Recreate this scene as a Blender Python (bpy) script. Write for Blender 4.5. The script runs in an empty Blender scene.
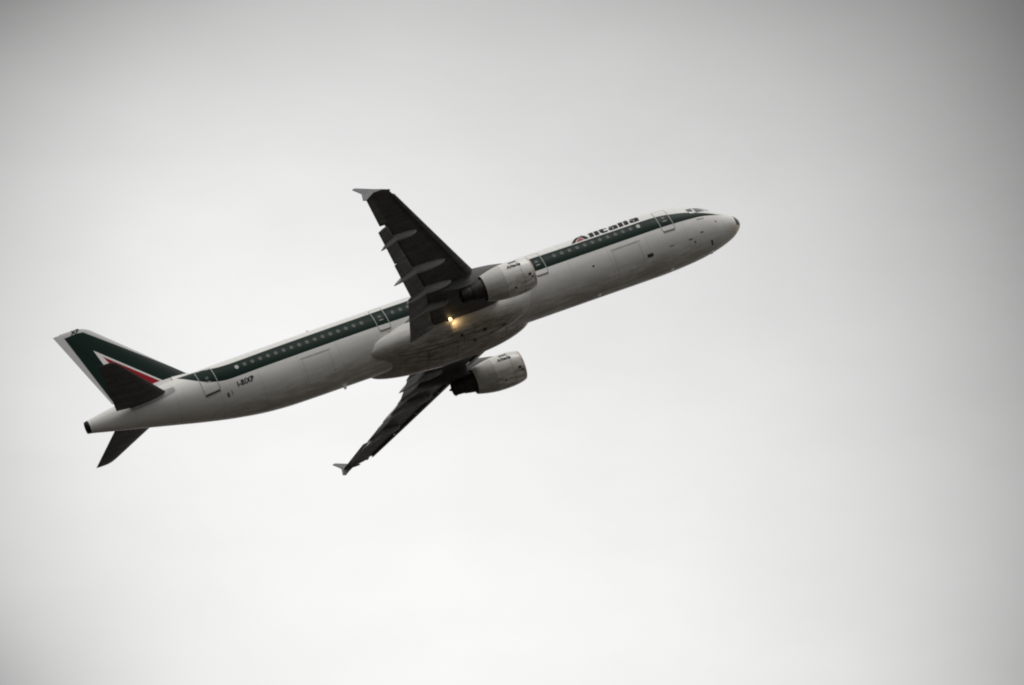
import bpy, bmesh, math
import numpy as np
from mathutils import Vector, Matrix
from mathutils.geometry import tessellate_polygon

scene = bpy.context.scene
COL = scene.collection
R = math.radians

# ------------------------------------------------------------------ camera
ELEV = R(28.0)
cam_d = bpy.data.cameras.new("camera")
cam_d.sensor_width = 36.0
cam_d.lens = 8278.44 / 1024 * 36
cam_d.clip_start = 0.5
cam_d.clip_end = 60000
cam = bpy.data.objects.new("camera", cam_d)
COL.objects.link(cam)
CAM = Vector((0, 0, 1.7))
cam.location = CAM
cam.rotation_euler = (R(90) + ELEV, 0, 0)
scene.camera = cam

scene.view_settings.view_transform = 'Standard'
scene.view_settings.look = 'None'
scene.view_settings.exposure = 0.0
scene.view_settings.gamma = 1.0
scene.view_settings.use_curve_mapping = False
try:
    scene.cycles.pixel_filter_type = 'BLACKMAN_HARRIS'
    scene.cycles.filter_width = 2.0
except Exception:
    pass

# ------------------------------------------------------------------ node helpers
class NT:
    """tiny expression builder for node trees"""
    def __init__(self, tree):
        self.t = tree
    def n(self, kind, **kw):
        nd = self.t.nodes.new(kind)
        for k, v in kw.items():
            setattr(nd, k, v)
        return nd
    def put(self, sock, v):
        if isinstance(v, bpy.types.NodeSocket):
            self.t.links.new(v, sock)
        else:
            sock.default_value = v
    def m(self, op, a, b=0.0, c=0.0, clamp=False):
        nd = self.n('ShaderNodeMath', operation=op, use_clamp=clamp)
        self.put(nd.inputs[0], a); self.put(nd.inputs[1], b); self.put(nd.inputs[2], c)
        return nd.outputs[0]
    def step(self, v, lo, hi):
        nd = self.n('ShaderNodeMapRange', interpolation_type='SMOOTHSTEP')
        self.put(nd.inputs['Value'], v)
        self.put(nd.inputs['From Min'], lo); self.put(nd.inputs['From Max'], hi)
        return nd.outputs['Result']
    def mix(self, f, a, b):
        nd = self.n('ShaderNodeMix', data_type='RGBA')
        self.put(nd.inputs[0], f)
        for s, v in ((nd.inputs[6], a), (nd.inputs[7], b)):
            if not isinstance(v, bpy.types.NodeSocket) and len(v) == 3:
                v = (*v, 1)
            self.put(s, v)
        return nd.outputs[2]
    def noise(self, vec, scale, detail=4, rough=.55):
        nd = self.n('ShaderNodeTexNoise')
        self.put(nd.inputs['Vector'], vec)
        nd.inputs['Scale'].default_value = scale
        nd.inputs['Detail'].default_value = detail
        nd.inputs['Roughness'].default_value = rough
        return nd.outputs['Fac']
    def scaled(self, vec, s):
        nd = self.n('ShaderNodeVectorMath', operation='MULTIPLY')
        self.put(nd.inputs[0], vec); nd.inputs[1].default_value = s
        return nd.outputs[0]
    def poly(self, x, z, pts, soft=.03):
        """mask of a convex polygon (points in order) in the x,z plane"""
        cx = sum(p[0] for p in pts) / len(pts); cz = sum(p[1] for p in pts) / len(pts)
        out = None
        for (x0, z0), (x1, z1) in zip(pts, pts[1:] + pts[:1]):
            nx, nz = z1 - z0, x0 - x1
            l = math.hypot(nx, nz); nx /= l; nz /= l
            if nx * (cx - x0) + nz * (cz - z0) < 0:
                nx, nz = -nx, -nz
            a = self.m('MULTIPLY', x, nx)
            a = self.m('MULTIPLY_ADD', z, nz, a)
            a = self.m('SUBTRACT', a, nx * x0 + nz * z0)
            out = a if out is None else self.m('MINIMUM', out, a)
        return self.step(out, -soft / 2, soft / 2)
    def curve(self, x, pts, x1=45.0, zoff=3.0, zs=6.0):
        nd = self.n('ShaderNodeFloatCurve')
        nd.inputs['Factor'].default_value = 1
        self.put(nd.inputs['Value'], self.m('DIVIDE', x, x1))
        c = nd.mapping.curves[0]
        pp = [(0, pts[0][1])] + list(pts) + [(x1, pts[-1][1])]
        c.points[0].location = (0, (pp[0][1] + zoff) / zs)
        c.points[1].location = (1, (pp[-1][1] + zoff) / zs)
        for px, pz in pp[1:-1]:
            c.points.new(px / x1, (pz + zoff) / zs)
        for p in c.points:
            p.handle_type = 'AUTO_CLAMPED'
        nd.mapping.update()
        return self.m('MULTIPLY_ADD', nd.outputs[0], zs, -zoff)

# ------------------------------------------------------------------ sky
SUN_EL, SUN_AZ = R(68), R(165)      # overcast: the sun is only a broad soft glow
world = bpy.data.worlds.new("World")
scene.world = world
world.use_nodes = True
wt = NT(world.node_tree)
world.node_tree.nodes.clear()
w_out = wt.n('ShaderNodeOutputWorld')
bg = wt.n('ShaderNodeBackground')
sky = wt.n('ShaderNodeTexSky', sky_type='NISHITA')
sky.sun_disc = False
sky.sun_elevation = SUN_EL
sky.sun_rotation = SUN_AZ
sky.air_density = 1.0
sky.dust_density = 6.0
sky.ozone_density = 1.0
hsv = wt.n('ShaderNodeHueSaturation')
hsv.inputs['Saturation'].default_value = 0.04
world.node_tree.links.new(sky.outputs[0], hsv.inputs['Color'])
gen = wt.n('ShaderNodeTexCoord').outputs['Generated']

def sky_dir(px, py):
    """direction on the sky dome given as degrees right of north and degrees above horizon"""
    az, el = R(px), R(py)
    return (math.sin(az) * math.cos(el), math.cos(az) * math.cos(el), math.sin(el))

def blob(az, el, size):
    d = wt.n('ShaderNodeVectorMath', operation='DISTANCE')
    wt.put(d.inputs[0], gen); d.inputs[1].default_value = sky_dir(az, el)
    r = wt.m('DIVIDE', d.outputs['Value'], R(size))
    return wt.m('EXPONENT', wt.m('MULTIPLY', wt.m('MULTIPLY', r, r), -1.0))

# vignette and cloud tone put into sky: (azimuth, elevation, angular size, change in brightness)
# the cloud deck is made brightest to the north and duller behind the viewer
SKY_VIGNETTE = [(-5.15, 31.4, 1.9, -.67), (5.37, 31.0, 2.2, -.481), (-5.06, 24.6, 1.5, -.738), (5.29, 24.8, 1.7, -.457),
          (0, 32.4, 2.0, -.382), (6.8, 28, 2.4, -.729), (-6.8, 28, 1.8, -.667), (.33, 25.6, 2.6, .22),
          (2.59, 31.8, 1.6, -.322), (-2.3, 28.2, 1.8, .15), (-2.6, 25.9, 1.3, .05), (-2.84, 32.2, 1.4, -.532)]
zen = wt.n('ShaderNodeSeparateXYZ'); wt.put(zen.inputs[0], gen)
far = wt.m('MULTIPLY_ADD', wt.noise(gen, 2.2, 5, .5), .16, .50)
far = wt.m('MULTIPLY', far, wt.m('MULTIPLY_ADD', wt.m('MAXIMUM', zen.outputs[2], 0.0), .85, .62))
glow = blob(0, 28, 38)
lum = wt.m('ADD', wt.m('MULTIPLY', glow, .709), wt.m('MULTIPLY', wt.m('SUBTRACT', 1.0, glow), far))
for az, el, sz, amt in SKY_VIGNETTE:
    lum = wt.m('MULTIPLY_ADD', blob(az, el, sz), amt, lum)
fine = wt.noise(gen, 13, 3, .5)
mott = wt.noise(wt.scaled(gen, (1.0, 1.0, 2.2)), 42, 5, .55)
lum = wt.m('MULTIPLY', lum, wt.m('MULTIPLY_ADD', fine, .10, .95))
lum = wt.m('MULTIPLY', lum, wt.m('MULTIPLY_ADD', mott, .13, .935))
lum = wt.m('MAXIMUM', lum, .1)
cloud = wt.n('ShaderNodeVectorMath', operation='SCALE')
cloud.inputs[0].default_value = (10.0, 9.98, 9.94)
wt.put(cloud.inputs['Scale'], lum)
addc = wt.n('ShaderNodeVectorMath', operation='ADD')
sk = wt.n('ShaderNodeVectorMath', operation='SCALE')
wt.put(sk.inputs[0], hsv.outputs[0]); sk.inputs['Scale'].default_value = .01
wt.put(addc.inputs[0], cloud.outputs[0]); wt.put(addc.inputs[1], sk.outputs[0])
world.node_tree.links.new(addc.outputs[0], bg.inputs['Color'])
bg.inputs['Strength'].default_value = 0.1
world.node_tree.links.new(bg.outputs[0], w_out.inputs['Surface'])

sun_d = bpy.data.lights.new("sun", 'SUN')
sun_d.energy = 1.0
sun_d.angle = R(25)
sun_d.color = (1, .97, .93)
sun = bpy.data.objects.new("sun", sun_d)
COL.objects.link(sun)
# Nishita rotation is clockwise from +Y
sd = Vector((math.sin(SUN_AZ) * math.cos(SUN_EL), math.cos(SUN_AZ) * math.cos(SUN_EL), math.sin(SUN_EL)))
sun.rotation_euler = sd.to_track_quat('Z', 'Y').to_euler()

# ------------------------------------------------------------------ materials
def new_mat(name):
    m = bpy.data.materials.new(name)
    m.use_nodes = True
    t = NT(m.node_tree)
    b = m.node_tree.nodes['Principled BSDF']
    return m, t, b

def simple(name, col, rough=.5, metal=0.0, coat=0.0, var=.12, vscale=3.0):
    m, t, b = new_mat(name)
    obj = t.n('ShaderNodeTexCoord').outputs['Object']
    nz = t.noise(obj, vscale, 5)
    dark = tuple(c * (1 - var) for c in col); lite = tuple(min(1, c * (1 + var)) for c in col)
    t.put(b.inputs['Base Color'], t.mix(t.step(nz, .3, .7), dark, lite))
    t.put(b.inputs['Roughness'], t.m('MULTIPLY_ADD', nz, .15, rough - .07))
    b.inputs['Metallic'].default_value = metal
    b.inputs['Coat Weight'].default_value = coat
    return m

GREEN = (.0008, .014, .009)
RED = (.30, .008, .018)
WHITE = (.82, .81, .78)

def paint_fuselage():
    m, t, b = new_mat('airliner_paint')
    obj = t.n('ShaderNodeTexCoord').outputs['Object']
    s = t.n('ShaderNodeSeparateXYZ'); t.put(s.inputs[0], obj)
    x, y, z = s.outputs
    streak = t.noise(t.scaled(obj, (.35, 1.6, 1.6)), 2.0, 6, .6)
    fine = t.noise(obj, 9, 4)
    base = t.mix(t.step(streak, .35, .7), WHITE, tuple(c * .92 for c in WHITE))
    # belly grime, brown, streaked along the airflow
    low = t.step(z, -1.1, -2.0)
    gr = t.m('MULTIPLY', low, t.step(t.m('MULTIPLY_ADD', fine, .3, streak), .42, .78))
    base = t.mix(t.m('MULTIPLY', gr, .42), base, (.20, .15, .10))
    # warm glare painted into the colour of the chin
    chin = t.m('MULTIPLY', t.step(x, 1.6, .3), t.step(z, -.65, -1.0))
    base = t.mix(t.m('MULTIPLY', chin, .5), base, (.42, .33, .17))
    # panel joints
    fx = t.m('ABSOLUTE', t.m('SUBTRACT', t.m('FRACT', t.m('DIVIDE', x, 2.67)), .5))
    line = t.step(fx, .012, .005)
    fz = t.m('ABSOLUTE', t.m('SUBTRACT', t.m('FRACT', t.m('DIVIDE', t.m('ADD', z, 5.2), 1.13)), .5))
    line2 = t.step(fz, .018, .006)
    base = t.mix(t.m('MULTIPLY', t.m('MAXIMUM', line, line2), .16), base, (.1, .1, .1))
    top = t.curve(x, [(1.1, -.13), (1.8, .04), (2.65, .3), (4, .68), (5.6, .93), (8, .97), (11, 1.01), (14, 1.08),
                      (20, 1.13), (25, 1.2), (32, 1.16), (34, 1.12), (35.2, 1.16), (36, 1.33), (36.8, 1.58),
                      (37.6, 1.75), (38.0, 1.85)])
    bot = t.curve(x, [(1.1, -.15), (3, -.05), (6, -.05), (14, -.05), (23, -.06), (26, -.02), (33, -.05), (35.1, -.03),
                      (36.2, .2), (37, .62), (37.6, 1.12), (38, 1.56), (38.2, 1.85)])
    g = t.m('MULTIPLY', t.step(t.m('SUBTRACT', top, z), -.015, .015), t.step(t.m('SUBTRACT', z, bot), -.015, .015))
    g = t.m('MULTIPLY', g, t.step(x, 1.05, 1.12))
    g = t.m('MULTIPLY', g, t.step(x, 38.2, 38.1))
    col = t.mix(g, base, GREEN)
    t.put(b.inputs['Base Color'], col)
    t.put(b.inputs['Roughness'], t.m('MULTIPLY_ADD', streak, .2, .33))
    t.put(b.inputs['Specular IOR Level'], t.m('MULTIPLY_ADD', g, -.22, .3))
    b.inputs['Coat Weight'].default_value = .05
    b.inputs['Coat Roughness'].default_value = .2
    bp = t.n('ShaderNodeBump'); bp.inputs['Strength'].default_value = .25; bp.inputs['Distance'].default_value = .01
    t.put(bp.inputs['Height'], t.noise(obj, 1.3, 2))
    t.put(b.inputs['Normal'], bp.outputs[0])
    return m

def paint_fin():
    m, t, b = new_mat('fin_paint')
    obj = t.n('ShaderNodeTexCoord').outputs['Object']
    s = t.n('ShaderNodeSeparateXYZ'); t.put(s.inputs[0], obj)
    x, y, z = s.outputs
    green = t.poly(x, z, [(43.33, 7.56), (42.42, 7.59), (42.05, 7.52), (41.8, 7.33), (36.95, 2.2), (35.8, 1.0), (42.0, 1.0)])
    white = t.poly(x, z, [(41.96, 6.02), (38.80, 2.34), (37.65, 1.0), (41.1, 1.0)])
    wl = t.poly(x, z, [(38.86, 2.31), (36.5, 2.31), (36.5, 1.0), (41, 1.0), (41.0, 2.31)])
    red = t.poly(x, z, [(41.6, 5.40), (38.93, 2.33), (40.6, 2.33)])
    nz = t.noise(obj, 1.5, 4)
    c = t.mix(nz, (.62, .62, .62), (.52, .52, .53))
    c = t.mix(green, c, GREEN)
    c = t.mix(white, c, WHITE)
    c = t.mix(wl, c, WHITE)
    c = t.mix(red, c, RED)
    t.put(b.inputs['Base Color'], c)
    b.inputs['Roughness'].default_value = .4
    b.inputs['Specular IOR Level'].default_value = .10
    return m

def paint_belly():
    m, t, b = new_mat('belly_fairing_paint')
    obj = t.n('ShaderNodeTexCoord').outputs['Object']
    s = t.n('ShaderNodeSeparateXYZ'); t.put(s.inputs[0], obj)
    x, y, z = s.outputs
    streak = t.noise(t.scaled(obj, (.4, 2.6, 2.6)), 2.2, 8, .65)
    fine = t.noise(obj, 7, 5, .6)
    low = t.step(z, -1.5, -2.3)
    c = t.mix(t.step(streak, .4, .75), (.66, .65, .62), (.55, .53, .48))
    gr = t.m('MULTIPLY', low, t.step(t.m('MULTIPLY_ADD', fine, .4, streak), .5, .85))
    c = t.mix(t.m('MULTIPLY_ADD', gr, .6, t.m('MULTIPLY', low, .25)), c, (.17, .125, .085))
    br = t.n('ShaderNodeTexBrick')
    cb = t.n('ShaderNodeCombineXYZ'); t.put(cb.inputs[0], x); t.put(cb.inputs[1], y)
    t.put(br.inputs['Vector'], cb.outputs[0])
    br.inputs['Scale'].default_value = 1.0
    br.inputs['Brick Width'].default_value = 1.55
    br.inputs['Row Height'].default_value = .74
    br.inputs['Mortar Size'].default_value = .022
    br.inputs['Mortar Smooth'].default_value = .2
    lines = t.m('MULTIPLY', br.outputs['Fac'], t.m('MULTIPLY', t.step(z, -1.9, -2.2), .6))
    c = t.mix(lines, c, (.05, .045, .04))
    t.put(b.inputs['Base Color'], c)
    t.put(b.inputs['Roughness'], t.m('MULTIPLY_ADD', streak, .25, .3))
    b.inputs['Coat Weight'].default_value = .15
    return m

def paint_wing(name, col, rough):
    m, t, b = new_mat(name)
    obj = t.n('ShaderNodeTexCoord').outputs['Object']
    s = t.n('ShaderNodeSeparateXYZ'); t.put(s.inputs[0], obj)
    x, y, z = s.outputs
    ay = t.m('ABSOLUTE', y)
    streak = t.noise(t.scaled(obj, (.5, 2.2, 1.0)), 1.6, 7, .6)
    c = t.mix(t.step(streak, .3, .75), col, tuple(v * .5 for v in col))
    u = t.m('SUBTRACT', x, t.m('MULTIPLY', ay, .45))
    l1 = t.m('ABSOLUTE', t.m('SUBTRACT', t.m('FRACT', t.m('DIVIDE', u, .93)), .5))
    l2 = t.m('ABSOLUTE', t.m('SUBTRACT', t.m('FRACT', t.m('DIVIDE', ay, 1.9)), .5))
    ln = t.m('MAXIMUM', t.step(l1, .03, .012), t.step(l2, .014, .006))
    c = t.mix(t.m('MULTIPLY', ln, .6), c, (.02, .02, .02))
    t.put(b.inputs['Base Color'], c)
    t.put(b.inputs['Roughness'], t.m('MULTIPLY_ADD', streak, .2, rough - .1))
    return m

def paint_cowl():
    m, t, b = new_mat('cowl_paint')
    obj = t.n('ShaderNodeTexCoord').outputs['Object']
    s = t.n('ShaderNodeSeparateXYZ'); t.put(s.inputs[0], obj)
    x, y, z = s.outputs
    streak = t.noise(t.scaled(obj, (.5, 2.0, 2.0)), 2.5, 6, .6)
    c = t.mix(t.step(streak, .4, .7), (.80, .79, .76), (.68, .65, .60))
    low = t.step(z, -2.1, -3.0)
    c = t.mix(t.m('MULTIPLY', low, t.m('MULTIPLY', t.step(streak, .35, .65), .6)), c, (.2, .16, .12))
    for xl in (16.42, 17.62):
        d = t.m('ABSOLUTE', t.m('SUBTRACT', x, xl))
        c = t.mix(t.m('MULTIPLY', t.step(d, .045, .02), .35), c, (.1, .1, .1))
    aft = t.step(x, 17.6, 17.68)
    c = t.mix(t.m('MULTIPLY', aft, .5), c, (.40, .39, .36))
    t.put(b.inputs['Base Color'], c)
    b.inputs['Roughness'].default_value = .38
    b.inputs['Coat Weight'].default_value = .15
    return m

def paint_ground():
    m, t, b = new_mat('field_grass')
    obj = t.n('ShaderNodeTexCoord').outputs['Object']
    n1 = t.noise(obj, .004, 6)
    n2 = t.noise(obj, .6, 6)
    c = t.mix(t.step(n1, .4, .6), (.021, .019, .014), (.036, .029, .021))
    c = t.mix(t.m('MULTIPLY', n2, .5), c, (.035, .034, .022))
    t.put(b.inputs['Base Color'], c)
    b.inputs['Roughness'].default_value = .95
    return m

def emis(name, col, s):
    m, t, b = new_mat(name)
    b.inputs['Base Color'].default_value = (*col, 1)
    b.inputs['Emission Color'].default_value = (*col, 1)
    b.inputs['Emission Strength'].default_value = s
    return m

P_FUS = paint_fuselage(); P_FIN = paint_fin(); P_BEL = paint_belly(); P_COWL = paint_cowl()
P_WING = paint_wing('wing_grey_paint', (.13, .13, .128), .55)
P_FLAP = paint_wing('flap_grey_paint', (.22, .22, .216), .5)
P_POD = simple('fairing_grey_paint', (.34, .34, .335), .5)
P_PYL = simple('pylon_grey_paint', (.09, .09, .088), .5)
P_STAB = paint_wing('tailplane_grey_paint', (.13, .128, .125), .55)
M_DARK = simple('black_paint', (.008, .008, .009), .6)
M_DARK.node_tree.nodes['Principled BSDF'].inputs['Specular IOR Level'].default_value = .15
M_NOSE = simple('black_nose_coating', (.012, .012, .014), .35, coat=.3)
M_LINE = simple('dark_seal', (.10, .10, .10), .6)
M_SILL = simple('dark_door_sill', (.035, .035, .035), .6)
M_TRIM = simple('silver_door_trim', (.36, .37, .365), .5)
M_SILL2 = simple('grey_door_sill', (.16, .155, .15), .5)
M_WIN = simple('window_surround', (.045, .055, .05), .6)
M_GLASS = simple('window_pane', (.040, .052, .047), .5)
M_PLUG = simple('white_window_plug', (.42, .45, .42), .5)
M_CGLASS = simple('cockpit_glass', (.03, .042, .045), .08, 0, .8)
M_FENCE = simple('fence_grey_paint', (.30, .31, .32), .5)
M_LIP = simple('polished_lip_metal', (.42, .37, .31), .32, .9)
M_HOT = simple('burnt_metal', (.022, .020, .018), .5, .3, var=.4)
M_CORE = simple('core_cowl_metal', (.035, .030, .027), .5, .3, var=.35)
M_RED = simple('red_paint', RED, .4)
M_WHITE = simple('white_paint', WHITE, .4)
M_GREY = simple('light_grey_seal', (.42, .42, .41), .5)
M_LAMP = emis('landing_lamp_glow', (1, .72, .34), 3.2)

# ------------------------------------------------------------------ mesh builder
BASE = Vector((21.0, 0.0, -2.6))       # the airliner's Empty sits at the keel under the wing

class MB:
    def __init__(self):
        self.v = []; self.f = []; self.mi = []
    def add(self, verts, faces, mi=0):
        o = len(self.v)
        self.v += [tuple(p) for p in verts]
        self.f += [tuple(i + o for i in f) for f in faces]
        self.mi += [mi] * len(faces)
        return self
    def grid(self, rows, closed=False, caps=False, mi=0):
        """rows: list of equally long point lists"""
        n = len(rows[0]); v = [p for r in rows for p in r]; f = []
        for i in range(len(rows) - 1):
            for j in range(n if closed else n - 1):
                k = (j + 1) % n
                f.append((i * n + j, i * n + k, (i + 1) * n + k, (i + 1) * n + j))
        if caps:
            f.append(tuple(range(n - 1, -1, -1)))
            f.append(tuple((len(rows) - 1) * n + j for j in range(n)))
        return self.add(v, f, mi)
    def box(self, lo, hi, mi=0):
        (a, b, c), (d, e, g) = lo, hi
        v = [(a, b, c), (d, b, c), (d, e, c), (a, e, c), (a, b, g), (d, b, g), (d, e, g), (a, e, g)]
        f = [(3, 2, 1, 0), (4, 5, 6, 7), (0, 1, 5, 4), (1, 2, 6, 5), (2, 3, 7, 6), (3, 0, 4, 7)]
        return self.add(v, f, mi)
    def tube(self, a, b, r0, r1=None, n=10, mi=0):
        r1 = r0 if r1 is None else r1
        a = Vector(a); b = Vector(b); d = (b - a).normalized()
        u = d.orthogonal().normalized(); w = d.cross(u)
        rows = [[c + (u * math.cos(t) + w * math.sin(t)) * r for t in [2 * math.pi * k / n for k in range(n)]]
                for c, r in ((a, r0), (b, r1))]
        return self.grid(rows, True, True, mi)
    def build(self, name, mats, parent, sharp=35, fix=True):
        me = bpy.data.meshes.new(name)
        me.from_pydata([tuple(p) for p in self.v], [], self.f)
        mats = mats if isinstance(mats, (list, tuple)) else [mats]
        for m in mats:
            me.materials.append(m)
        for p, k in zip(me.polygons, self.mi):
            p.material_index = k
        if fix:
            bm = bmesh.new(); bm.from_mesh(me)
            bmesh.ops.remove_doubles(bm, verts=bm.verts, dist=1e-5)
            bmesh.ops.recalc_face_normals(bm, faces=bm.faces)
            bm.to_mesh(me); bm.free()
        me.shade_smooth()
        me.set_sharp_from_angle(angle=R(sharp))
        me.update()
        o = bpy.data.objects.new(name, me)
        COL.objects.link(o)
        if parent is not None:
            o.parent = parent
            if parent is AIR:
                o.location = -BASE
        return o

# ------------------------------------------------------------------ ground
ground_mb = MB()
GN = 96
ring = [(12000 * math.cos(2 * math.pi * k / GN), 12000 * math.sin(2 * math.pi * k / GN), 0) for k in range(GN)]
ground_mb.add(ring, [tuple(range(GN))])
ground = ground_mb.build('ground', paint_ground(), None)
ground['kind'] = 'structure'

# ------------------------------------------------------------------ the airliner's pose (fitted)
def rodrigues(r):
    r = np.array(r); t = np.linalg.norm(r); k = r / t
    K = np.array([[0, -k[2], k[1]], [k[2], 0, -k[0]], [-k[1], k[0], 0]])
    return np.eye(3) + math.sin(t) * K + (1 - math.cos(t)) * K @ K

RB = rodrigues([-0.57501838, -1.46220076, 2.53641841])
TB = np.array([14.33405166, -8.10423583, 530.426304])
ce, se = math.cos(ELEV), math.sin(ELEV)
MCW = np.array([[1, 0, 0], [0, se, ce], [0, -ce, se]])
RW = MCW @ RB
PW = MCW @ (RB @ np.array(BASE) + TB) + np.array(CAM)
AIR = bpy.data.objects.new('airliner', None)
AIR.empty_display_size = 2
COL.objects.link(AIR)
AIR.rotation_mode = 'QUATERNION'
AIR.rotation_quaternion = Matrix(RW.tolist()).to_quaternion()
AIR.location = Vector(PW.tolist())
AIR['label'] = 'white twin-engined jet airliner with a green stripe climbing under an overcast sky'
AIR['category'] = 'airliner'

# ------------------------------------------------------------------ fuselage   (x aft from nose, y starboard, z up)
FT = np.array([(.3, -.05, -1.05, .58), (.6, .18, -1.25, .82), (1, .42, -1.42, 1.05), (1.5, .72, -1.58, 1.28),
               (2, 1.05, -1.70, 1.46), (2.5, 1.38, -1.80, 1.6), (3, 1.62, -1.88, 1.70), (3.5, 1.78, -1.94, 1.78),
               (4, 1.89, -1.98, 1.85), (5, 2.01, -2.04, 1.93), (6, 2.07, -2.07, 1.975), (8, 2.07, -2.07, 1.975), (30, 2.07, -2.07, 1.975),
               (31.5, 2.07, -2.05, 1.972), (33, 2.07, -1.95, 1.95), (35, 2.06, -1.64, 1.86), (37, 2.04, -1.2, 1.68),
               (39, 2.0, -.70, 1.4), (41, 1.88, -.20, 1.05), (42.5, 1.72, .16, .76), (43.5, 1.60, .40, .56),
               (44.2, 1.48, .58, .42), (44.51, 1.42, .64, .37)])

def pchip(xs, ys, x):
    h = np.diff(xs); d = np.diff(ys) / h; m = np.zeros(len(xs))
    for i in range(1, len(xs) - 1):
        if d[i - 1] * d[i] > 0:
            w1, w2 = 2 * h[i] + h[i - 1], h[i] + 2 * h[i - 1]
            m[i] = (w1 + w2) / (w1 / d[i - 1] + w2 / d[i])
    m[0] = d[0]; m[-1] = d[-1]
    i = min(max(int(np.searchsorted(xs, x)) - 1, 0), len(h) - 1)
    t = (x - xs[i]) / h[i]
    return ((1 + 2 * t) * (1 - t) ** 2 * ys[i] + t * (1 - t) ** 2 * h[i] * m[i]
            + t * t * (3 - 2 * t) * ys[i + 1] + t * t * (t - 1) * h[i] * m[i + 1])

def fsec(x):
    if x < .3:
        k = math.sqrt(max(x, 0) / .3)
        return -.58 + .53 * k, -.58 - .47 * k, .58 * k
    return tuple(float(pchip(FT[:, 0], FT[:, i], x)) for i in (1, 2, 3))

def fpt(x, phi, off=0.0, side=1):
    t, b, w = fsec(x); c, h = (t + b) / 2, (t - b) / 2
    w = max(w, 1e-4); h = max(h, 1e-4)
    ny, nz = math.cos(phi) / w, math.sin(phi) / h
    l = math.hypot(ny, nz)
    return Vector((x, side * (w * math.cos(phi) + off * ny / l), c + h * math.sin(phi) + off * nz / l))

def fphi(x, z):
    t, b, w = fsec(x); c, h = (t + b) / 2, (t - b) / 2
    return math.asin(max(-1, min(1, (z - c) / h)))

def loft_x(xs, n=96, off=0.0):
    return [[fpt(x, 2 * math.pi * k / n, off) for k in range(n)] for x in xs]

fus_x = [.40 + .6 * k / 12 for k in range(12)] + list(np.arange(1, 7, .25)) + list(np.arange(7, 31, 1.0)) + list(np.arange(31, 44.2, .3)) + [44.3]
mb = MB()
mb.grid(loft_x([float(v) for v in fus_x]), True, False)
fuselage = mb.build('fuselage', P_FUS, AIR, fix=True)
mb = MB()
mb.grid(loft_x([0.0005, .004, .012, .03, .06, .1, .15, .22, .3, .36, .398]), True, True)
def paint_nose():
    m, t, b = new_mat('nose_cap_coating_glint')
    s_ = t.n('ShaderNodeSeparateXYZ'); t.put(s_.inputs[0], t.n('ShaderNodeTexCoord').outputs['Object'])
    t.put(b.inputs['Base Color'], t.mix(t.step(s_.outputs[2], -.86, -.90), (.012, .012, .013), (.75, .62, .38)))  # black cap; its gold underside is a warm glint painted as colour
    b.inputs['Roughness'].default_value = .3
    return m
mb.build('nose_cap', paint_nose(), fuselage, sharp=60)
mb = MB()
rows = loft_x([44.303, 44.4, 44.51])
inn = [[Vector((44.50, p.y * .84, (p.z - 1.03) * .84 + 1.03)) for p in rows[-1]], [Vector((44.15, p.y * .7, (p.z - 1.03) * .7 + 1.03)) for p in rows[-1]]]
mb.grid(rows + inn, True, False)
mb.add(inn[1], [tuple(range(96))])
mb.build('tail_exhaust', M_DARK, fuselage)

# ---- conforming patches -------------------------------------------------
def flat_bm(polys, step=.12):
    """polys: list of [outer, hole, ...] loops in 2D -> sliced flat bmesh"""
    bm = bmesh.new()
    for loops in polys:
        pts = [p for l in loops for p in l]
        tris = tessellate_polygon([[Vector((p[0], p[1], 0)) for p in l] for l in loops])
        vs = [bm.verts.new((p[0], p[1], 0)) for p in pts]
        for t in tris:
            if len(set(t)) == 3:
                try:
                    bm.faces.new([vs[i] for i in t])
                except ValueError:
                    pass
    if step:
        for ax in (0, 1):
            cs = [v.co[ax] for v in bm.verts]
            lo, hi = min(cs), max(cs)
            k = math.floor(lo / step) + 1
            no = (1, 0, 0) if ax == 0 else (0, 1, 0)
            while k * step < hi:
                co = (k * step, 0, 0) if ax == 0 else (0, k * step, 0)
                bmesh.ops.bisect_plane(bm, geom=bm.verts[:] + bm.edges[:] + bm.faces[:], plane_co=co, plane_no=no, dist=1e-6)
                k += 1
    return bm

def patch(mb, polys, fn, mi=0, step=.12):
    bm = flat_bm(polys, step)
    bm.verts.index_update()
    mb.add([fn(v.co.x, v.co.y) for v in bm.verts], [tuple(v.index for v in f.verts) for f in bm.faces], mi)
    bm.free()
    return mb

def on_fus(off, side=1):
    """2D (x, arc height above z=0 on the constant section) -> skin of the fuselage"""
    return lambda x, s: fpt(x, fphi(x, 2.07 * math.sin(max(-1.45, min(1.45, s / 2.03)))), off, side)

def rrect(x0, x1, y0, y1, r, n=4):
    pts = []
    for cx, cy, a0 in ((x1 - r, y1 - r, 0), (x0 + r, y1 - r, 90), (x0 + r, y0 + r, 180), (x1 - r, y0 + r, 270)):
        for k in range(n + 1):
            a = R(a0 + 90 * k / n)
            pts.append((cx + r * math.cos(a), cy + r * math.sin(a)))
    return pts

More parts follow.
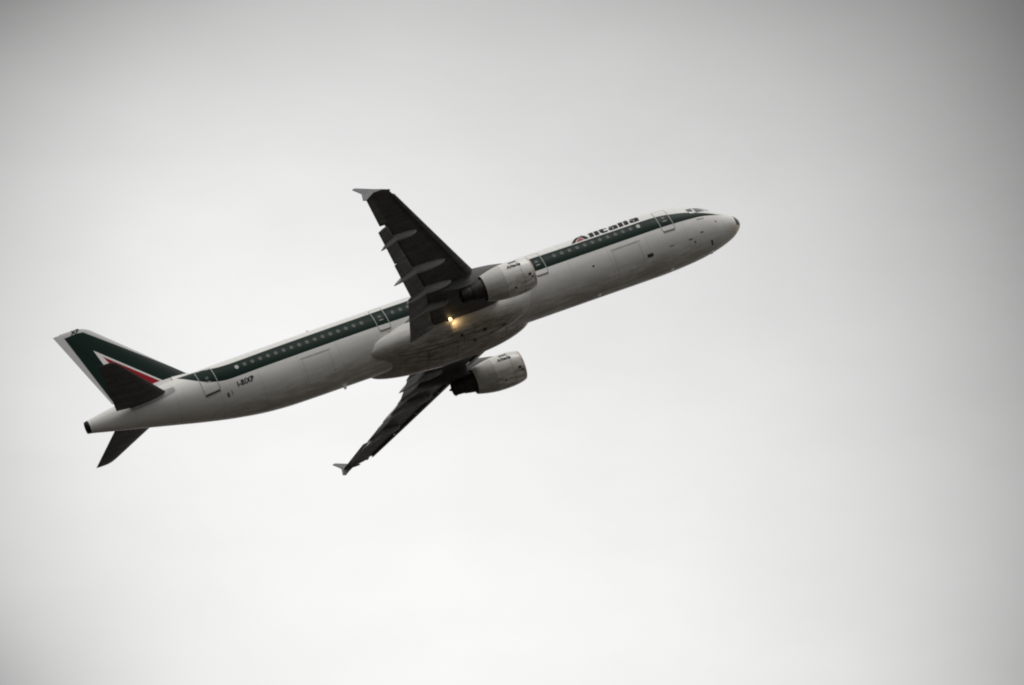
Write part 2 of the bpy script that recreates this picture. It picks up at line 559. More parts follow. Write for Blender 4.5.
# ---- windows
WX, WS = 6.73, .5334
WARC = .31 * 2.03            # arc height of the window row
doorx = [(4.56, 5.46), (13.40, 14.28), (24.28, 25.12), (35.95, 37.04)]
def window(x, mat, nm='passenger_window'):
    mb = MB()
    patch(mb, [[rrect(x - .12, x + .12, WARC - .165, WARC + .165, .11), rrect(x - .095, x + .095, WARC - .14, WARC + .14, .09)]], on_fus(.014), 0, .1)
    patch(mb, [[rrect(x - .094, x + .094, WARC - .139, WARC + .139, .09)]], on_fus(.008), 1, .1)
    return mb.build(nm, [M_WIN if mat is M_GLASS else M_PLUG, mat], fuselage)
for i in range(0, 53):
    x = WX + i * WS
    if any(a - .22 < x < b + .22 for a, b in doorx[1:3]) or i in (12, 13, 33, 35):
        continue
    w = window(x, M_PLUG if i in (0, 52) else M_GLASS)
    if i in (0, 52):
        w['label'] = 'bright white blanked window at the end of the row'

# ---- doors
def door(x0, x1, side=1, bottom=-.40, height=2.06, sill_off=.03, smat=None):
    mb = MB()
    r = .16
    patch(mb, [[rrect(x0, x1, bottom, bottom + height, r), rrect(x0 + .045, x1 - .045, bottom + .045, bottom + height - .045, r - .04)]], on_fus(.016, side), 0, .15)
    patch(mb, [[rrect(x0 + .046, x1 - .046, bottom + .046, bottom + height - .046, r - .04)]], on_fus(.007, side), 1, .15)
    xm = (x0 + x1) / 2
    patch(mb, [[rrect(xm - .11, xm + .11, WARC - .12, WARC + .12, .08)]], on_fus(.018, side), 2, .1)
    # sill: a small step below the door
    rows = []
    for (s, off) in ((bottom - .045, .002), (bottom - .045, sill_off), (bottom + .03, sill_off), (bottom + .03, .002)):
        rows.append([on_fus(off, side)(x0 + .06 + (x1 - x0 - .12) * k / 6, s) for k in range(7)])
    rows.append(rows[0])
    mb.grid(rows, False, False, 3)
    # handle
    patch(mb, [[rrect(xm - .14, xm + .14, .30, .36, .02)]], on_fus(.02, side), 0, .1)
    return mb.build('passenger_door', [M_TRIM, P_FUS, M_GLASS, smat or M_SILL2], fuselage, fix=False)
for a, b in doorx:
    for sd_ in (1, -1):
        if a > 35: door(a, b, sd_, sill_off=.06, smat=M_SILL)
        else: door(a, b, sd_)

def cargo(x0, x1):
    mb = MB()
    s0, s1 = -2.45, -.44
    patch(mb, [[rrect(x0, x1, s0, s1, .08), rrect(x0 + .03, x1 - .03, s0 + .03, s1 - .03, .06)]], on_fus(.012), 0, .15)
    patch(mb, [[rrect(x0 + .031, x1 - .031, s0 + .031, s1 - .031, .06)]], on_fus(.006), 1, .15)
    patch(mb, [[rrect(x0 - .15, x1 + .1, s1 + .03, s1 + .09, .02)]], on_fus(.014), 0, .15)
    mb.build('cargo_door', [M_CARGO, P_FUS, M_LINE], fuselage, fix=False)
M_CARGO = simple('cargo_door_seal', (.52, .51, .49), .5)
cargo(7.2, 9.05)
cargo(28.65, 30.5)

# ---- cockpit windows   (x, z) corners on the side of the nose
def xz_patch(mb, quad, off, mi, side, n=6):
    rows = []
    (a, b, c, d) = quad
    for i in range(n + 1):
        u = i / n; row = []
        for j in range(n + 1):
            v = j / n
            x = (a[0] * (1 - u) + b[0] * u) * (1 - v) + (d[0] * (1 - u) + c[0] * u) * v
            z = (a[1] * (1 - u) + b[1] * u) * (1 - v) + (d[1] * (1 - u) + c[1] * u) * v
            row.append(fpt(x, fphi(x, z), off, side))
        rows.append(row)
    mb.grid(rows, False, False, mi)
def grow(q, k):
    cx = sum(p[0] for p in q) / 4; cz = sum(p[1] for p in q) / 4
    return [(p[0] + (p[0] - cx) * k, p[1] + (p[1] - cz) * k) for p in q]
for side in (1, -1):
    for q in ([(3.30, .82), (2.92, .84), (2.95, .36), (3.2, .42)], [(2.80, .84), (2.32, .80), (2.16, .40), (2.74, .38)],
              [(2.18, .82), (1.93, .90), (1.62, .62), (2.0, .42)]):
        mb = MB()
        xz_patch(mb, grow(q, .12), .007, 0, side)
        xz_patch(mb, q, .014, 1, side)
        mb.build('cockpit_window', [M_GREY, M_CGLASS], fuselage, fix=False)

# ---- wordmark: heavy slanted letters, drawn as outlines
def glyphs():
    """returns ([dark polys], [red polys], [white polys]) in units of the x-height, baseline 0"""
    SL = .20                                   # slant
    def sl(p): return [(x + y * SL, y) for x, y in p]
    D = []; cur = 0.0
    # capital A: long slanted left stroke, red wedge inside
    D.append([[(-.35, 0), (.10, 0), (1.02, 1.05), (1.24, 0.0), (1.72, 0.0), (1.42, 1.42), (.86, 1.42)]])
    red = [[[(.24, .0), (.96, .90), (1.14, .0)]]]
    cur = 1.86
    def bar(h, w=.50):
        nonlocal cur
        D.append([sl([(cur, 0), (cur + w, 0), (cur + w, h), (cur, h)])]); cur += w + .13
    bar(1.42)
    D.append([sl([(cur, 1.12), (cur + .46, 1.12), (cur + .46, 1.42), (cur, 1.42)])]); bar(.98)
    # t
    x = cur
    D.append([sl([(x, 1.3), (x, .30), (x + .22, 0), (x + .86, 0), (x + .86, .28), (x + .46, .28), (x + .46, .72),
                  (x + .86, .72), (x + .86, 1.0), (x + .46, 1.0), (x + .46, 1.3)])]); cur += 1.0
    def a():
        nonlocal cur
        x = cur
        D.append([sl([(x + .22, 0), (x + 1.08, 0), (x + 1.08, .78), (x + .86, 1.02), (x + .10, 1.02), (x + .10, .74), (x + .62, .74),
                      (x + .62, .62), (x + .20, .62), (x, .44), (x, .20)]), sl([(x + .44, .22), (x + .44, .40), (x + .62, .40), (x + .62, .22)])])
        cur += 1.22
    a()
    bar(1.42)
    D.append([sl([(cur, 1.12), (cur + .46, 1.12), (cur + .46, 1.42), (cur, 1.42)])]); bar(.98)
    a()
    return D, red, cur - .14
D, RD, GL = glyphs()
SC = (11.15 - 6.42) / (GL + .35)
S0 = 1.115                                     # arc height of the baseline
def tf(polys, x_start, base, k, flip=1):
    return [[[(x_start - flip * (p[0] + .35) * k, base + p[1] * k) for p in l] for l in loops] for loops in polys]
mb = MB()
KV = SC * 1.22
def tf2(polys): return [[[(11.15 - (p[0] + .35) * SC, S0 + .03 + p[1] * KV) for p in l] for l in loops] for loops in polys]
patch(mb, tf2(D), on_fus(.010), 0, .12)
patch(mb, tf2(RD), on_fus(.014), 1, .12)
wm = mb.build('lettering', [M_DARK, M_RED], fuselage, fix=False)
wm['label'] = 'black slanted airline name with a red wedge in its first letter'

# ---- text through Blender's font
def text_polys(s, size, bold=.0, shear=.0):
    cu = bpy.data.curves.new('letters', 'FONT')
    cu.body = s; cu.size = size; cu.offset = bold; cu.shear = shear
    cu.resolution_u = 3; cu.space_character = 1.12
    ob = bpy.data.objects.new('letters', cu)
    COL.objects.link(ob)
    dg = bpy.context.evaluated_depsgraph_get(); dg.update()
    me = bpy.data.meshes.new_from_object(ob.evaluated_get(dg))
    bpy.data.objects.remove(ob); bpy.data.curves.remove(cu)
    vs = [(v.co.x, v.co.y) for v in me.vertices]; fs = [tuple(p.vertices) for p in me.polygons]
    bpy.data.meshes.remove(me)
    return vs, fs
def text_on(s, size, fn, mat, parent, bold=.0, shear=0, name='lettering'):
    vs, fs = text_polys(s, size, bold, shear)
    mb = MB()
    mb.add([fn(x, y) for x, y in vs], fs)
    return mb.build(name, mat, parent, fix=False)
def _w(s, size, bold=0): return max(v[0] for v in text_polys(s, size, bold)[0])
k = 1.13 / _w('I-BIXP', .46, .012)
def reg(x, y):
    X = 34.92 - x * k
    return fpt(X, fphi(X, -.64) + y / 1.9, .012)
text_on('I-BIXP', .46, reg, M_DARK, fuselage, .020, .1)

# ---- small external fittings
def blade(x, base, h, side_z, chord=.35, sweep=.18, mat=M_WHITE, lab=None, y=0.0):
    mb = MB(); d = side_z
    rows = []
    for f, c in ((0, chord), (1, chord * .45)):
        z = base + d * h * f; x0 = x + sweep * f
        rows.append([(x0, y, z), (x0 + c * .4, y + .025, z), (x0 + c, y, z), (x0 + c * .4, y - .025, z)])
    mb.grid(rows, True, True)
    o = mb.build('antenna', mat, fuselage)
    return o
blade(28.6, 2.05, .36, 1)
blade(9.6, 2.05, .34, 1)
blade(28.0, -2.04, .42, -1)
blade(10.3, -2.04, .2, -1)
blade(2.35, -1.74, .28, -1, .25)
blade(5.2, -2.02, .2, -1)
mb = MB()
for k in range(6):
    pass
mb.tube((18.9, 0, 2.03), (18.9, 0, 2.17), .10, .05)
mb.build('beacon_light', M_RED, fuselage)
def spot(x, z, w, h, mat, name, off=.01, parent=None):
    s = math.asin(max(-1, min(1, z / 2.07))) * 2.03
    mb = MB(); patch(mb, [[rrect(x - w / 2, x + w / 2, s - h / 2, s + h / 2, min(w, h) * .3)]], on_fus(off), 0, .15)
    return mb.build(name, mat, fuselage, fix=False)
spot(6.74, -1.41, .42, .22, M_SILL, 'vent')
spot(10.55, -.95, .14, .12, M_SILL, 'vent')
spot(2.98, -1.05, .22, .08, M_LINE, 'probe')
spot(3.85, -1.27, .26, .07, M_LINE, 'vent')
spot(2.45, -1.62, .12, .3, M_SILL, 'vent')
spot(3.60, -1.45, .1, .16, M_LINE, 'probe')
spot(1.8, -.60, .12, .12, simple('faded_red_mark', (.42, .2, .18), .5), 'marking')
spot(2.75, -.22, .5, .04, M_LINE, 'marking')
spot(37.15, -1.02, .3, .12, M_WHITE, 'vent')
spot(35.62, -.84, .14, .26, M_LINE, 'marking')
spot(35.36, -.80, .05, .26, M_LINE, 'marking')
spot(5.2, -1.3, .3, .05, M_LINE, 'marking')
for k_ in range(5):
    spot(23.7 + .22 * k_, -.62 - .1 * (k_ % 2), .16, .05, M_GREY, 'marking')
# ------------------------------------------------------------------ belly fairing
def bf_pt(x, th, off=0.0, side_full=True):
    """th: angle from straight down (rad), positive to starboard"""
    # full fairing section: squashed superellipse around z=-0.9
    k_ = max(0, min(1, (x - 21.5) / 4.5))
    W, Bz, cz = 2.33 - .14 * k_, 1.72 - .44 * k_, -.90
    n = 3.0
    s_, c_ = math.sin(th), math.cos(th)
    rr = ((abs(s_) / W) ** n + (abs(c_) / Bz) ** n) ** (-1 / n)
    # fuselage skin seen from the same centre
    t_, b_, w_ = fsec(x); c0, h0 = (t_ + b_) / 2, (t_ - b_) / 2
    A = (s_ / w_) ** 2 + (c_ / h0) ** 2; B = 2 * (-(cz - c0) * c_ / h0 ** 2); Cc = ((cz - c0) / h0) ** 2 - 1
    rf = (-B + math.sqrt(max(B * B - 4 * A * Cc, 0))) / (2 * A)
    ad = math.degrees(abs(th))
    x0 = float(np.interp(ad, [0, 11, 40, 73, 89, 110], [16.8, 16.54, 15.48, 14.94, 14.7, 14.6]))
    x1 = float(np.interp(ad, [0, 20, 38, 51, 62, 70, 85, 92, 98, 110], [24.93, 25.0, 25.35, 25.8, 26.12, 26.15, 25.78, 25.28, 24.5, 23.6]))
    def rnd(u):
        u = max(0.0, min(1.0, u)); return math.sqrt(1 - (1 - u) ** 2)
    f = rnd((x - x0) / 4.2) ** 1.15 * rnd((x1 - x) / (3.2 - .9 * (ad / 90) + .9 * max(0, 1 - ad / 50))) * rnd((104 - ad) / 34)
    r = (rf - .06) * (1 - f) + rr * f if f > 0 else rf - .06
    r = max(r, rf - .06) + off
    return Vector((x, r * s_, cz - r * c_))
mb = MB()
xs = [14.6 + 12.0 * k / 150 for k in range(151)]
ths = [R(-115 + 230 * k / 96) for k in range(97)]
mb.grid([[bf_pt(x, th) for th in ths] for x in xs])
fairing = mb.build('belly_fairing', P_BEL, AIR, sharp=60)
def on_bf(off): return lambda x, s: bf_pt(x, s, off)
def bpatch(x0, x1, a0, a1, mat, name, lab=None):
    mb = MB(); patch(mb, [[rrect(x0, x1, R(a0), R(a1), .02)]], on_bf(.012), 0, .1)
    o = mb.build(name, mat, fairing, fix=False)
    if lab: o['label'] = lab
for (x0, x1, a0, a1) in ((18.6, 18.85, 38, 45), (17.15, 17.5, 32, 37), (19.3, 19.55, 20, 27), (18.1, 18.3, 24, 28), (20.2, 20.4, 44, 49), (17.0, 17.2, 12, 17), (22.2, 22.7, 14, 17)):
    bpatch(x0, x1, a0, a1, M_SILL, 'vent')
def door_outline(x0, x1, a0, a1):
    mb = MB()
    w = .035; wa = .035 / 1.9
    patch(mb, [[[(x0, a0), (x1, a0), (x1, a1), (x0, a1)], [(x0 + w, a0 + wa), (x1 - w, a0 + wa), (x1 - w, a1 - wa), (x0 + w, a1 - wa)]]], on_bf(.008), 0, .12)
    mb.build('gear_door', [M_LINE], fairing, fix=False)
door_outline(20.6, 22.6, R(2), R(38)); door_outline(20.6, 22.6, R(-38), R(-2))
door_outline(16.9, 18.4, R(6), R(30)); 

# ------------------------------------------------------------------ wings
TZ = .95
def w_le(y): return 17.05 + (y - 1.98) * .5145
def w_te(y): return 23.25 if y < 6.4 else 23.25 + (y - 6.4) * .287
def w_z(y):
    t = (y - 1.98) / 14.97
    return -1.25 + (TZ + 1.25) * (t * .93 + .07 * t * t)
def w_twist(y): return R(3.2 - 2.6 * (y - 1.98) / 14.97)
def w_thk(y): return .15 - .045 * min(1, (y - 1.98) / 8)
def naca(t, thk):
    return 5 * thk * (.2969 * math.sqrt(t) - .126 * t - .3516 * t * t + .2843 * t ** 3 - .1036 * t ** 4)
def wing_pt(y, f, surf, side, dz=0.0):
    """f chord fraction, surf +1 upper -1 lower"""
    le, te = w_le(y), w_te(y); c = te - le
    zc = .015 * c * math.sin(math.pi * min(1, f)) + .02 * c * f * f * 0
    h = naca(max(f, 0), w_thk(y)) * c
    z = zc + surf * h * (1.0 if surf > 0 else .85)
    x = f * c
    tw = w_twist(y); xr = x - .35 * c
    X = le + .35 * c + xr * math.cos(tw) + z * math.sin(tw)
    Z = w_z(y) - xr * math.sin(tw) + z * math.cos(tw) + dz
    return Vector((X, side * y, Z))
def section(y, f0, f1, side, n=14, dz=0):
    up = [wing_pt(y, f0 + (f1 - f0) * (1 - (1 - k / n)) ** 1.6, 1, side, dz) for k in range(n + 1)]
    lo = [wing_pt(y, f0 + (f1 - f0) * (1 - (1 - k / n)) ** 1.6, -1, side, dz) for k in range(n, -1, -1)]
    if f0 == 0: lo = lo[:-1]
    return up + lo
def lin(a, b, n): return [a + (b - a) * k / n for k in range(n + 1)]

def make_wing(side):
    mb = MB()
    FC = .77
    mb.grid([section(y, 0, FC, side) for y in (1.0, 1.6, 1.98, 2.8, 3.6, 4.5, 5.4, 6.4, 7.6, 9, 10.4, 11.8, 13.0, 13.5)], True, True)
    wing = mb.build('wing', P_WING, AIR, sharp=40)
    wing['label'] = ('starboard' if side > 0 else 'port') + ' wing with flaps and slats extended'
    # outer panel with aileron, reaching the trailing edge
    mb = MB()
    mb.grid([section(y, 0, 1 if y < 16.6 else 1, side, 18) for y in (13.5, 14.2, 15, 15.8, 16.5)], True, True)
    # rounded tip
    rows = []
    for k in range(0, 6):
        a = k / 5; y = 16.5 + .5 * a
        s = math.sqrt(max(0, 1 - a * a * .75))
        sec = section(y, 0, 1, side, 18)
        le, te = w_le(y), w_te(y)
        zc = w_z(y)
        rows.append([Vector((te - (te - p.x) * (1 - .36 * a ** 3), p.y, zc + (p.z - zc) * s)) for p in sec])
    mb.grid(rows, True, True)
    mb.build('wing_tip', P_WING, wing, sharp=40)
    # aileron
    def ctrl(name, y0, y1, f0, droop, ext, drop, mat, thick=1.0, n=4):
        mb = MB(); rows = []
        for y in lin(y0, y1, n):
            le, te = w_le(y), w_te(y); c = te - le
            hz = wing_pt(y, f0, -1, side).z
            ch = (1 - f0) * c + ext
            sec = []
            m = 9
            th = min(.15, .13 * ch / .9 * 1.0) * thick
            P = []
            for k in range(m + 1):
                u = (k / m) ** 1.4; P.append((u * ch, naca(u, .16) * ch * thick))
            for k in range(m - 1, 0, -1):
                u = (k / m) ** 1.4; P.append((u * ch, -naca(u, .10) * ch * thick))
            cd, sn = math.cos(droop), math.sin(droop)
            x0 = wing_pt(y, f0, -1, side).x
            z0 = (wing_pt(y, f0, -1, side).z + wing_pt(y, f0, 1, side).z) / 2 - drop
            for px, pz in P:
                sec.append(Vector((x0 + px * cd + pz * sn, side * y, z0 - px * sn + pz * cd)))
            rows.append(sec)
        mb.grid(rows, True, True)
        return mb.build(name, mat, wing, sharp=40)
    dr = w_twist(6)
    ctrl('flap', 2.30, 6.40, .79, R(19), .60, .20, P_FLAP)
    ctrl('flap', 6.42, 9.94, .80, R(19), .36, .18, P_FLAP)
    ctrl('flap', 9.96, 13.46, .80, R(18), .30, .15, P_FLAP)
    # spoiler row over the flaps (closes the gap from above)
    for ya, yb in ((2.1, 4.2), (4.23, 6.40), (6.42, 8.2), (8.23, 9.9), (9.93, 11.6), (11.63, 13.42)):
        mb = MB(); rows = []
        for y in lin(ya, yb, 3):
            p = [wing_pt(y, f, 1, side) for f in (.72, .77, .82, .86)]
            up = [q + Vector((0, 0, .012)) for q in p]
            dn = [q + Vector((0, 0, -.03)) for q in reversed(p)]
            rows.append(up + dn)
        mb.grid(rows, True, True)
        mb.build('spoiler', P_WING, wing)
    # aileron: thin proud skin at the trailing edge of the tip panel
    mb = MB(); rows = []
    for y in lin(13.75, 16.4, 4):
        fs = (.76, .84, .92, .995)
        rows.append([wing_pt(y, f, -1, side) + Vector((0, 0, -.008)) for f in fs] + [wing_pt(y, f, 1, side) + Vector((0, 0, .008)) for f in reversed(fs)])
    mb.grid(rows, True, True)
    mb.build('aileron', P_FLAP, wing)
    # slats: leading-edge shells, moved forward and down
    def slat(y0, y1):
        mb = MB(); rows = []
        for y in lin(y0, y1, 4):
            c = w_te(y) - w_le(y); F = .125
            ex = .09 + .03 * c; dz = -.09 - .022 * c
            out = [wing_pt(y, F * (1 - k / 8) ** 1.7, 1, side) for k in range(9)] + [wing_pt(y, F * .85 * (k / 8) ** 1.7, -1, side) for k in range(1, 9)]
            cen = wing_pt(y, F * .6, 1, side); cen.z = w_z(y) + .01
            inn = [q + (cen - q) * .30 for q in reversed(out)]
            a = R(-11)
            sec = []
            piv = wing_pt(y, 0.02, 1, side)
            for q in out + inn:
                dx, dzq = q.x - piv.x, q.z - piv.z
                # nose-down rotation
                sec.append(Vector((piv.x + dx * math.cos(a) + dzq * math.sin(-a) * -1 - ex, q.y, piv.z - dx * math.sin(a) * 1 + dzq * math.cos(a) + dz)))
            rows.append(sec)
        mb.grid(rows, True, True)
        mb.build('slat', P_FLAP, wing, sharp=40)
    for a, b in ((2.75, 5.25), (6.35, 8.75), (8.8, 11.2), (11.25, 13.65), (13.7, 16.25)):
        slat(a, b)
    # flap track fairings
    def pod(y, xa, xb, r, zoff, droop=.0, tail=None):
        mb = MB(); rows = []
        N = 22
        for k in range(N + 1):
            u = k / N
            rad = r * max(.0, (math.sin(math.pi * u ** .75)) ) ** .72
            x = xa + (xb - xa) * u
            f = min(1.0, max(0, (x - w_le(y)) / (w_te(y) - w_le(y))))
            zb = wing_pt(y, min(f, .8), -1, side).z
            z = zb + zoff - (droop * max(0, u - .55))
            rows.append([Vector((x, side * y + .62 * rad * math.cos(a), z + 1.25 * rad * math.sin(a))) for a in [2 * math.pi * j / 14 for j in range(14)]])
        mb.grid(rows, True, True)
        mb.build('flap_track_fairing', P_POD, wing, sharp=60)
    pod(12.15, 22.85, 25.55, .23, -.10, 1.35)
    pod(8.45, 21.0, 24.8, .27, -.12, 1.4)
    pod(6.15, 20.6, 24.0, .27, -.10, 1.3)
    pod(4.35, 20.8, 24.1, .26, -.08, 1.2)
    pod(2.55, 21.9, 23.8, .16, -.14, 1.0)
    # small hinge brackets along the flap trailing edge
    for y in (10.6, 9.3, 6.75, 5.2, 3.5):
        mb = MB()
        p = wing_pt(y, .93, -1, side)
        X = w_te(y)
        mb.grid([[(X - .35, side * y - .03, p.z - .18), (X + .26, side * y - .02, p.z - .34), (X + .22, side * y - .02, p.z - .27), (X - .35, side * y - .03, p.z - .02)],
                 [(X - .35, side * y + .03, p.z - .18), (X + .26, side * y + .02, p.z - .34), (X + .22, side * y + .02, p.z - .27), (X - .35, side * y + .03, p.z - .02)]], True, True)
        mb.build('bracket', P_POD, wing)
    # wingtip fence
    mb = MB()
    pts = [(25.08, .90), (25.6, 1.10), (26.2, 1.38), (26.62, 1.56), (26.80, 1.53), (26.52, 1.22), (26.38, 1.05), (26.42, .85), (26.48, .58),
           (26.28, .50), (26.0, .68), (25.65, .86), (25.2, .86)]
    def ply(yy, k, dx=0): 
        return [Vector((x + dx, side * yy, z)) for x, z in pts]
    a, b = ply(16.98, 1), ply(17.05, 1)
    n_ = len(pts)
    mb.add(a + b, [tuple(range(n_)), tuple(range(2 * n_ - 1, n_ - 1, -1))] + [(i, (i + 1) % n_, n_ + (i + 1) % n_, n_ + i) for i in range(n_)])
    mb.build('wingtip_fence', M_FENCE, wing)
    # navigation lamp
    mb = MB(); p = wing_pt(16.6, 0, 1, side)
    mb.tube(p + Vector((-.06, 0, 0)), p + Vector((.1, side * .1, 0)), .04, .06)
    mb.build('navigation_light', M_GLASS, wing)
    # landing light in the wing root, lowered
    if side > 0 or True:
        mb = MB(); lx, ly, lz = 20.82, side * 2.6, -1.60
        seg = 14
        rows = []
        for xx, rr in ((0, .002), (.10, .08), (.12, .09), (.18, .08), (.22, .02)):
            rows.append([Vector((lx + xx, ly + rr * math.cos(2 * math.pi * j / seg), lz + rr * math.sin(2 * math.pi * j / seg))) for j in range(seg)])
        mb.grid(rows[1:], True, True, 0)
        rows = [[Vector((lx - .13 * math.cos(t), ly + .12 * math.sin(t) * math.cos(2 * math.pi * j / seg), lz + .12 * math.sin(t) * math.sin(2 * math.pi * j / seg))) for j in range(seg)] for t in (R(2), R(30), R(60), R(90), R(115), R(135))]
        mb.grid(rows, True, True, 1)
        mb.box((lx + .03, ly - .03, lz + .1), (lx + .12, ly + .03, lz + .45), 0)
        o = mb.build('landing_light', [M_LINE, M_LAMP if side > 0 else M_GLASS], wing)
        if side > 0:
            o['label'] = 'glowing warm landing light under the wing root'
            ld = bpy.data.lights.new('landing_lamp', 'SPOT')
            ld.energy = 20; ld.color = (1, .66, .30); ld.shadow_soft_size = .08
            ld.spot_size = R(125); ld.spot_blend = .8
            lo = bpy.data.objects.new('landing_lamp', ld); COL.objects.link(lo)
            lo.parent = AIR
            lo.location = Vector((lx - .12, ly, lz - .16)) - BASE
            lo.rotation_euler = Vector((.6, .7, .35)).to_track_quat('Z', 'Y').to_euler()
    # wing root fillet hides the junction
    return wing
wing_s = make_wing(1)
wing_p = make_wing(-1)

# ------------------------------------------------------------------ engines
def make_engine(side):
    cy, cz = side * 5.75, -2.02
    NSEG = 64
    def ringp(x, r, flat=0.0):
        if x < 18.9: x = 18.9 - (18.9 - x) * .97
        return [Vector((x, cy + r * math.cos(2 * math.pi * j / NSEG), cz + r * math.sin(2 * math.pi * j / NSEG))) for j in range(NSEG)]
    prof = [(15.62, 1.025), (15.8, 1.075), (16.1, 1.125), (16.5, 1.155), (17.0, 1.16), (17.5, 1.135), (17.9, 1.085), (18.3, 1.01), (18.65, .925), (18.9, .855)]
    K = .97
    mb = MB()
    rows = [ringp(x, r * K) for x, r in prof] + [ringp(18.895, .83 * K), ringp(18.6, .86 * K), ringp(18.0, .88 * K)]
    mb.grid(rows, True, False)
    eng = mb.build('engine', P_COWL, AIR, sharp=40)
    eng['label'] = ('starboard' if side > 0 else 'port') + ' engine in its pale grey cowling'
    mb = MB()
    lip = [(16.3, .80), (15.9, .80), (15.62, .84), (15.50, .88), (15.46, .92), (15.47, .96), (15.53, .99), (15.618, 1.0225)]
    mb.grid([ringp(x, r * K) for x, r in lip], True, False)
    mb.build('inlet_lip', M_LIP, eng, sharp=60)
    # fan and spinner
    mb = MB()
    for j in range(24):
        a = 2 * math.pi * j / 24
        q = []
        for r, tw in ((.2, .25), (.5, .45), (.77, .65)):
            for s_ in (-1, 1):
                aa = a + s_ * .10
                q.append(Vector((16.45 + s_ * .10 * tw, cy + r * math.cos(aa), cz + r * math.sin(aa))))
        mb.add(q, [(0, 1, 3, 2), (2, 3, 5, 4)])
    mb.grid([ringp(x, r) for x, r in ((16.05, .01), (16.15, .09), (16.3, .17), (16.5, .22))], True, True)
    mb.grid([ringp(16.62, .785), ringp(16.62, .1)], True, False)
    mb.build('fan', M_CORE, eng, fix=False)
    # bypass duct back wall
    mb = MB()
    mb.grid([ringp(18.15, .86), ringp(18.15, .60)], True, False)
    mb.build('bypass_duct', M_DARK, eng)
    # core cowl
    mb = MB()
    mb.grid([ringp(x, r) for x, r in ((18.1, .66), (18.6, .66), (19.0, .65), (19.4, .58), (19.68, .53), (19.67, .47), (19.4, .46))], True, False)
    mb.build('core_cowl', M_CORE, eng, sharp=40)
    mb = MB()
    mb.grid([ringp(x, r) for x, r in ((19.45, .46), (19.8, .48), (20.15, .45), (20.38, .42), (20.38, .39), (20.1, .33), (19.6, .33))], True, False)
    mb.build('exhaust_nozzle', M_HOT, eng, sharp=40)
    mb = MB()
    mb.grid([ringp(x, r) for x, r in ((19.6, .26), (20.0, .24), (20.35, .15), (20.62, .04), (20.63, .005))], True, True)
    mb.build('exhaust_plug', M_HOT, eng, sharp=60)
    # small breather mast under the nozzle
    mb = MB(); mb.tube((19.9, cy, cz - .40), (20.42, cy, cz - .52), .035, .03)
    mb.build('drain_mast', M_HOT, eng)
    # pylon
    mb = MB()
    up = [(16.60, -.88), (17.2, -.71), (17.9, -.56), (18.6, -.47), (19.1, -.42), (19.6, -.55), (20.4, -.55), (21.4, -.62), (22.2, -.80), (22.7, -.95)]
    dn = [(16.72, -.98), (17.2, -1.0), (17.9, -1.1), (18.6, -1.35), (19.1, -1.48), (19.6, -1.55), (20.3, -1.52), (21.2, -1.32), (22.0, -1.12), (22.7, -.99)]
    wd = [.02, .12, .17, .2, .21, .21, .21, .19, .13, .02]
    rows = []
    for (xu, zu), (xd, zd), w in zip(up, dn, wd):
        zm = (zu + zd) / 2
        rows.append([Vector((xu, cy - w * .5, zu)), Vector((xu, cy + w * .5, zu)), Vector(((xu + xd) / 2, cy + w, zm)), Vector((xd, cy + w * .8, zd)),
                     Vector((xd, cy - w * .8, zd)), Vector(((xu + xd) / 2, cy - w, zm))])
    mb.grid(rows, True, True)
    mb.build('pylon', P_PYL, eng, sharp=50)
    # skin decals, on the starboard-facing face
    def on_e(off):
        def fn(x, s):
            xs_ = [p[0] for p in prof]; rs = [p[1] * K for p in prof]
            r = float(np.interp(x, xs_, rs)) + off
            a = s
            return Vector((x, cy + r * math.cos(a), cz + r * math.sin(a)))
        return fn
    ws = _w('Alitalia', 1, .03)
    kk = .92 / ws
    fe = on_e(.012)
    o = text_on('Alitalia', 1, lambda x, y: fe(17.24 - x * kk, R(10) + y * kk * 1.05), M_DARK, eng, .05, .3)
    mb = MB()
    patch(mb, [[rrect(16.47, 16.97, R(30), R(39), .03)]], fe, 0, .1)
    for k_ in range(4):
        mb2 = None
    mb.build('vent', M_LINE, eng, fix=False)
    for (x0, x1, a0, a1) in ((15.88, 16.08, -35, -27), (15.78, 15.92, -45, -39), (17.02, 17.16, -62, -56)):
        mb = MB(); patch(mb, [[rrect(x0, x1, R(a0), R(a1), .02)]], fe, 0, .1)
        mb.build('marking', M_SILL, eng, fix=False)
    return eng
make_engine(1)
make_engine(-1)

# ------------------------------------------------------------------ fin
def fin_le(z): return 36.80 + (z - 2.0) * .857
def fin_te(z): return 42.33 + (z - 2.03) * .278
def fin_sec(z, f0, f1, n=14, scale=1.0, dy=0.0, xoff=0.0):
    le, te = fin_le(z) + xoff, fin_te(z); c = te - le
    up = [(le + c * (f0 + (f1 - f0) * (k / n) ** 1.5)) for k in range(n + 1)]
    def h(x): return naca(max(0, min(1, (x - le) / c)), .10) * c * scale
    a = [Vector((x, h(x) + dy, z)) for x in up]
    b = [Vector((x, -h(x) - dy, z)) for x in reversed(up)]
    return a + (b[:-1] if f0 == 0 else b)
mb = MB()
zs = lin(1.4, 7.55, 14)
rows = [fin_sec(z, 0, .70) for z in zs]
for z, xo, sc in ((7.7, .06, 1), (7.82, .18, .9), (7.9, .34, .7), (7.95, .55, .35)):
    rows.append(fin_sec(z, 0, .70, scale=sc, xoff=xo))
mb.grid(rows, True, True)
fin = mb.build('vertical_stabilizer', P_FIN, AIR, sharp=40)
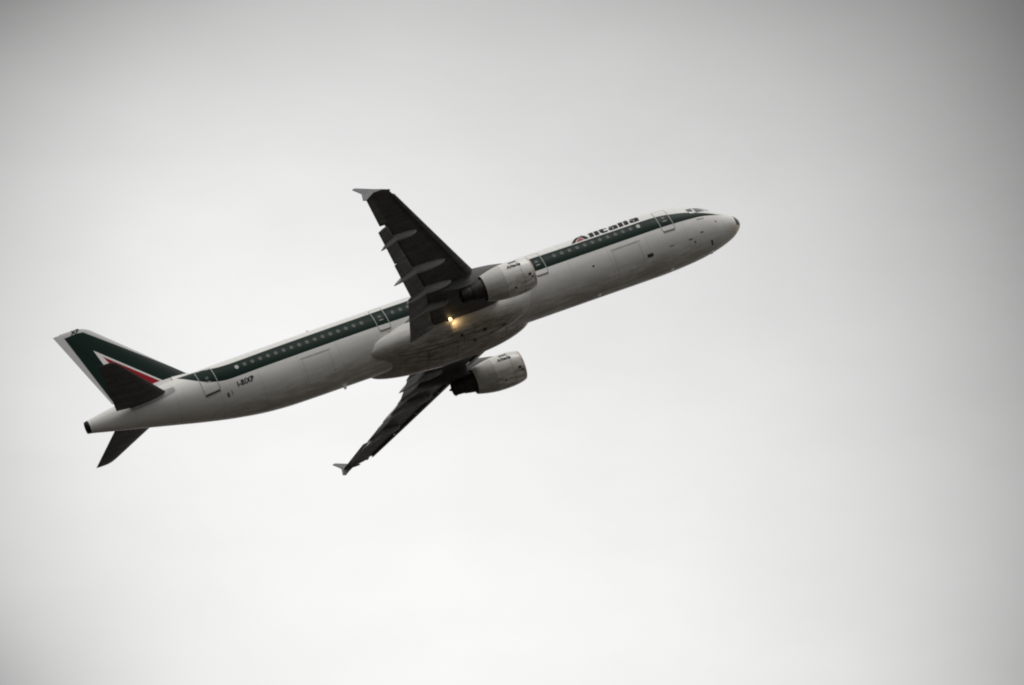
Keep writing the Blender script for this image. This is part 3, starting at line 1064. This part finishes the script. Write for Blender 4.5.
# dorsal fillet
mb = MB()
rows = []
for k in range(12):
    u = k / 11; x = 35.2 + 3.0 * u
    zt = 2.02 + (max(0, u) ** 2.2) * .95
    w = .04 + .22 * u
    rows.append([Vector((x, -w * 1.6, 1.9)), Vector((x, -w, (1.9 + zt) / 2)), Vector((x, 0, zt)), Vector((x, w, (1.9 + zt) / 2)), Vector((x, w * 1.6, 1.9))])
mb.grid(rows)
mb.build('dorsal_fillet', P_FIN, fin, sharp=60)
mb = MB()
rows = [fin_sec(z, .706, 1) for z in lin(2.0, 7.6, 10)]
for z, sc in ((7.8, .95), (7.90, .6)):
    rows.append(fin_sec(z, .706, 1, scale=sc))
mb.grid(rows, True, True)
mb.build('rudder', P_FIN, fin, sharp=40)
k = .62 / _w('XP', .5, .01)
def on_fin(x, y):
    X = 42.82 - x * k + y * -.1; Z = 7.62 + y * .9
    le, te = fin_le(Z), fin_te(Z)
    return Vector((X, naca(min(1, (X - le) / (te - le)), .10) * (te - le) + .02, Z + (42.82 - X) * .0))
text_on('XP', .42, on_fin, M_DARK, fin, .015, .2)

# ------------------------------------------------------------------ tailplane
def make_stab(side):
    def le(y): return 39.0 + (y - 1.1) * .675
    def te(y): return 42.52 + (y - 1.1) * .20
    def zz(y): return .88 + (y - 1.0) * .105
    def sec(y, f0, f1, n=10, sc=1.0, xo=0.0, prou=0.0):
        l, t = le(y) + xo, te(y); c = t - l
        fs = [f0 + (f1 - f0) * (k / n) ** 1.5 for k in range(n + 1)]
        a = [Vector((l + c * f, side * y, zz(y) + naca(f, .10) * c * sc + prou)) for f in fs]
        b = [Vector((l + c * f, side * y, zz(y) - naca(f, .10) * c * sc - prou)) for f in reversed(fs)]
        return a + (b[:-1] if f0 == 0 else b)
    mb = MB()
    rows = [sec(y, 0, .72) for y in (.5, 1, 2, 3, 4, 5, 5.9)] + [sec(6.15, 0, .72, sc=.9, xo=.05), sec(6.3, 0, .72, sc=.6, xo=.16), sec(6.36, 0, .72, sc=.25, xo=.34)]
    mb.grid(rows, True, True)
    st = mb.build('horizontal_stabilizer', P_STAB, AIR, sharp=40)
    st['label'] = ('starboard' if side > 0 else 'port') + ' grey tailplane'
    mb = MB()
    rows = [sec(y, .722, 1) for y in (1.05, 2, 3, 4, 5, 6.15)] + [sec(6.34, .722, 1, sc=.5)]
    mb.grid(rows, True, True)
    mb.build('elevator', P_STAB, st, sharp=40)
    # scuff plate on the fuselage side round the pivoting root
    mb = MB(); rows = []
    for x in lin(38.6, 41.6, 12):
        zc = .80 - (x - 40.4) * .02
        h = .20 * math.sqrt(max(.02, 1 - ((x - 40.1) / 1.6) ** 2)) + .08
        rows.append([fpt(x, fphi(x, zc + h * (-1 + 2 * j / 5)), .02, side) for j in range(6)])
    mb.grid(rows)
    mb.build('root_plate', M_GREY, st, fix=False)
make_stab(1)
make_stab(-1)
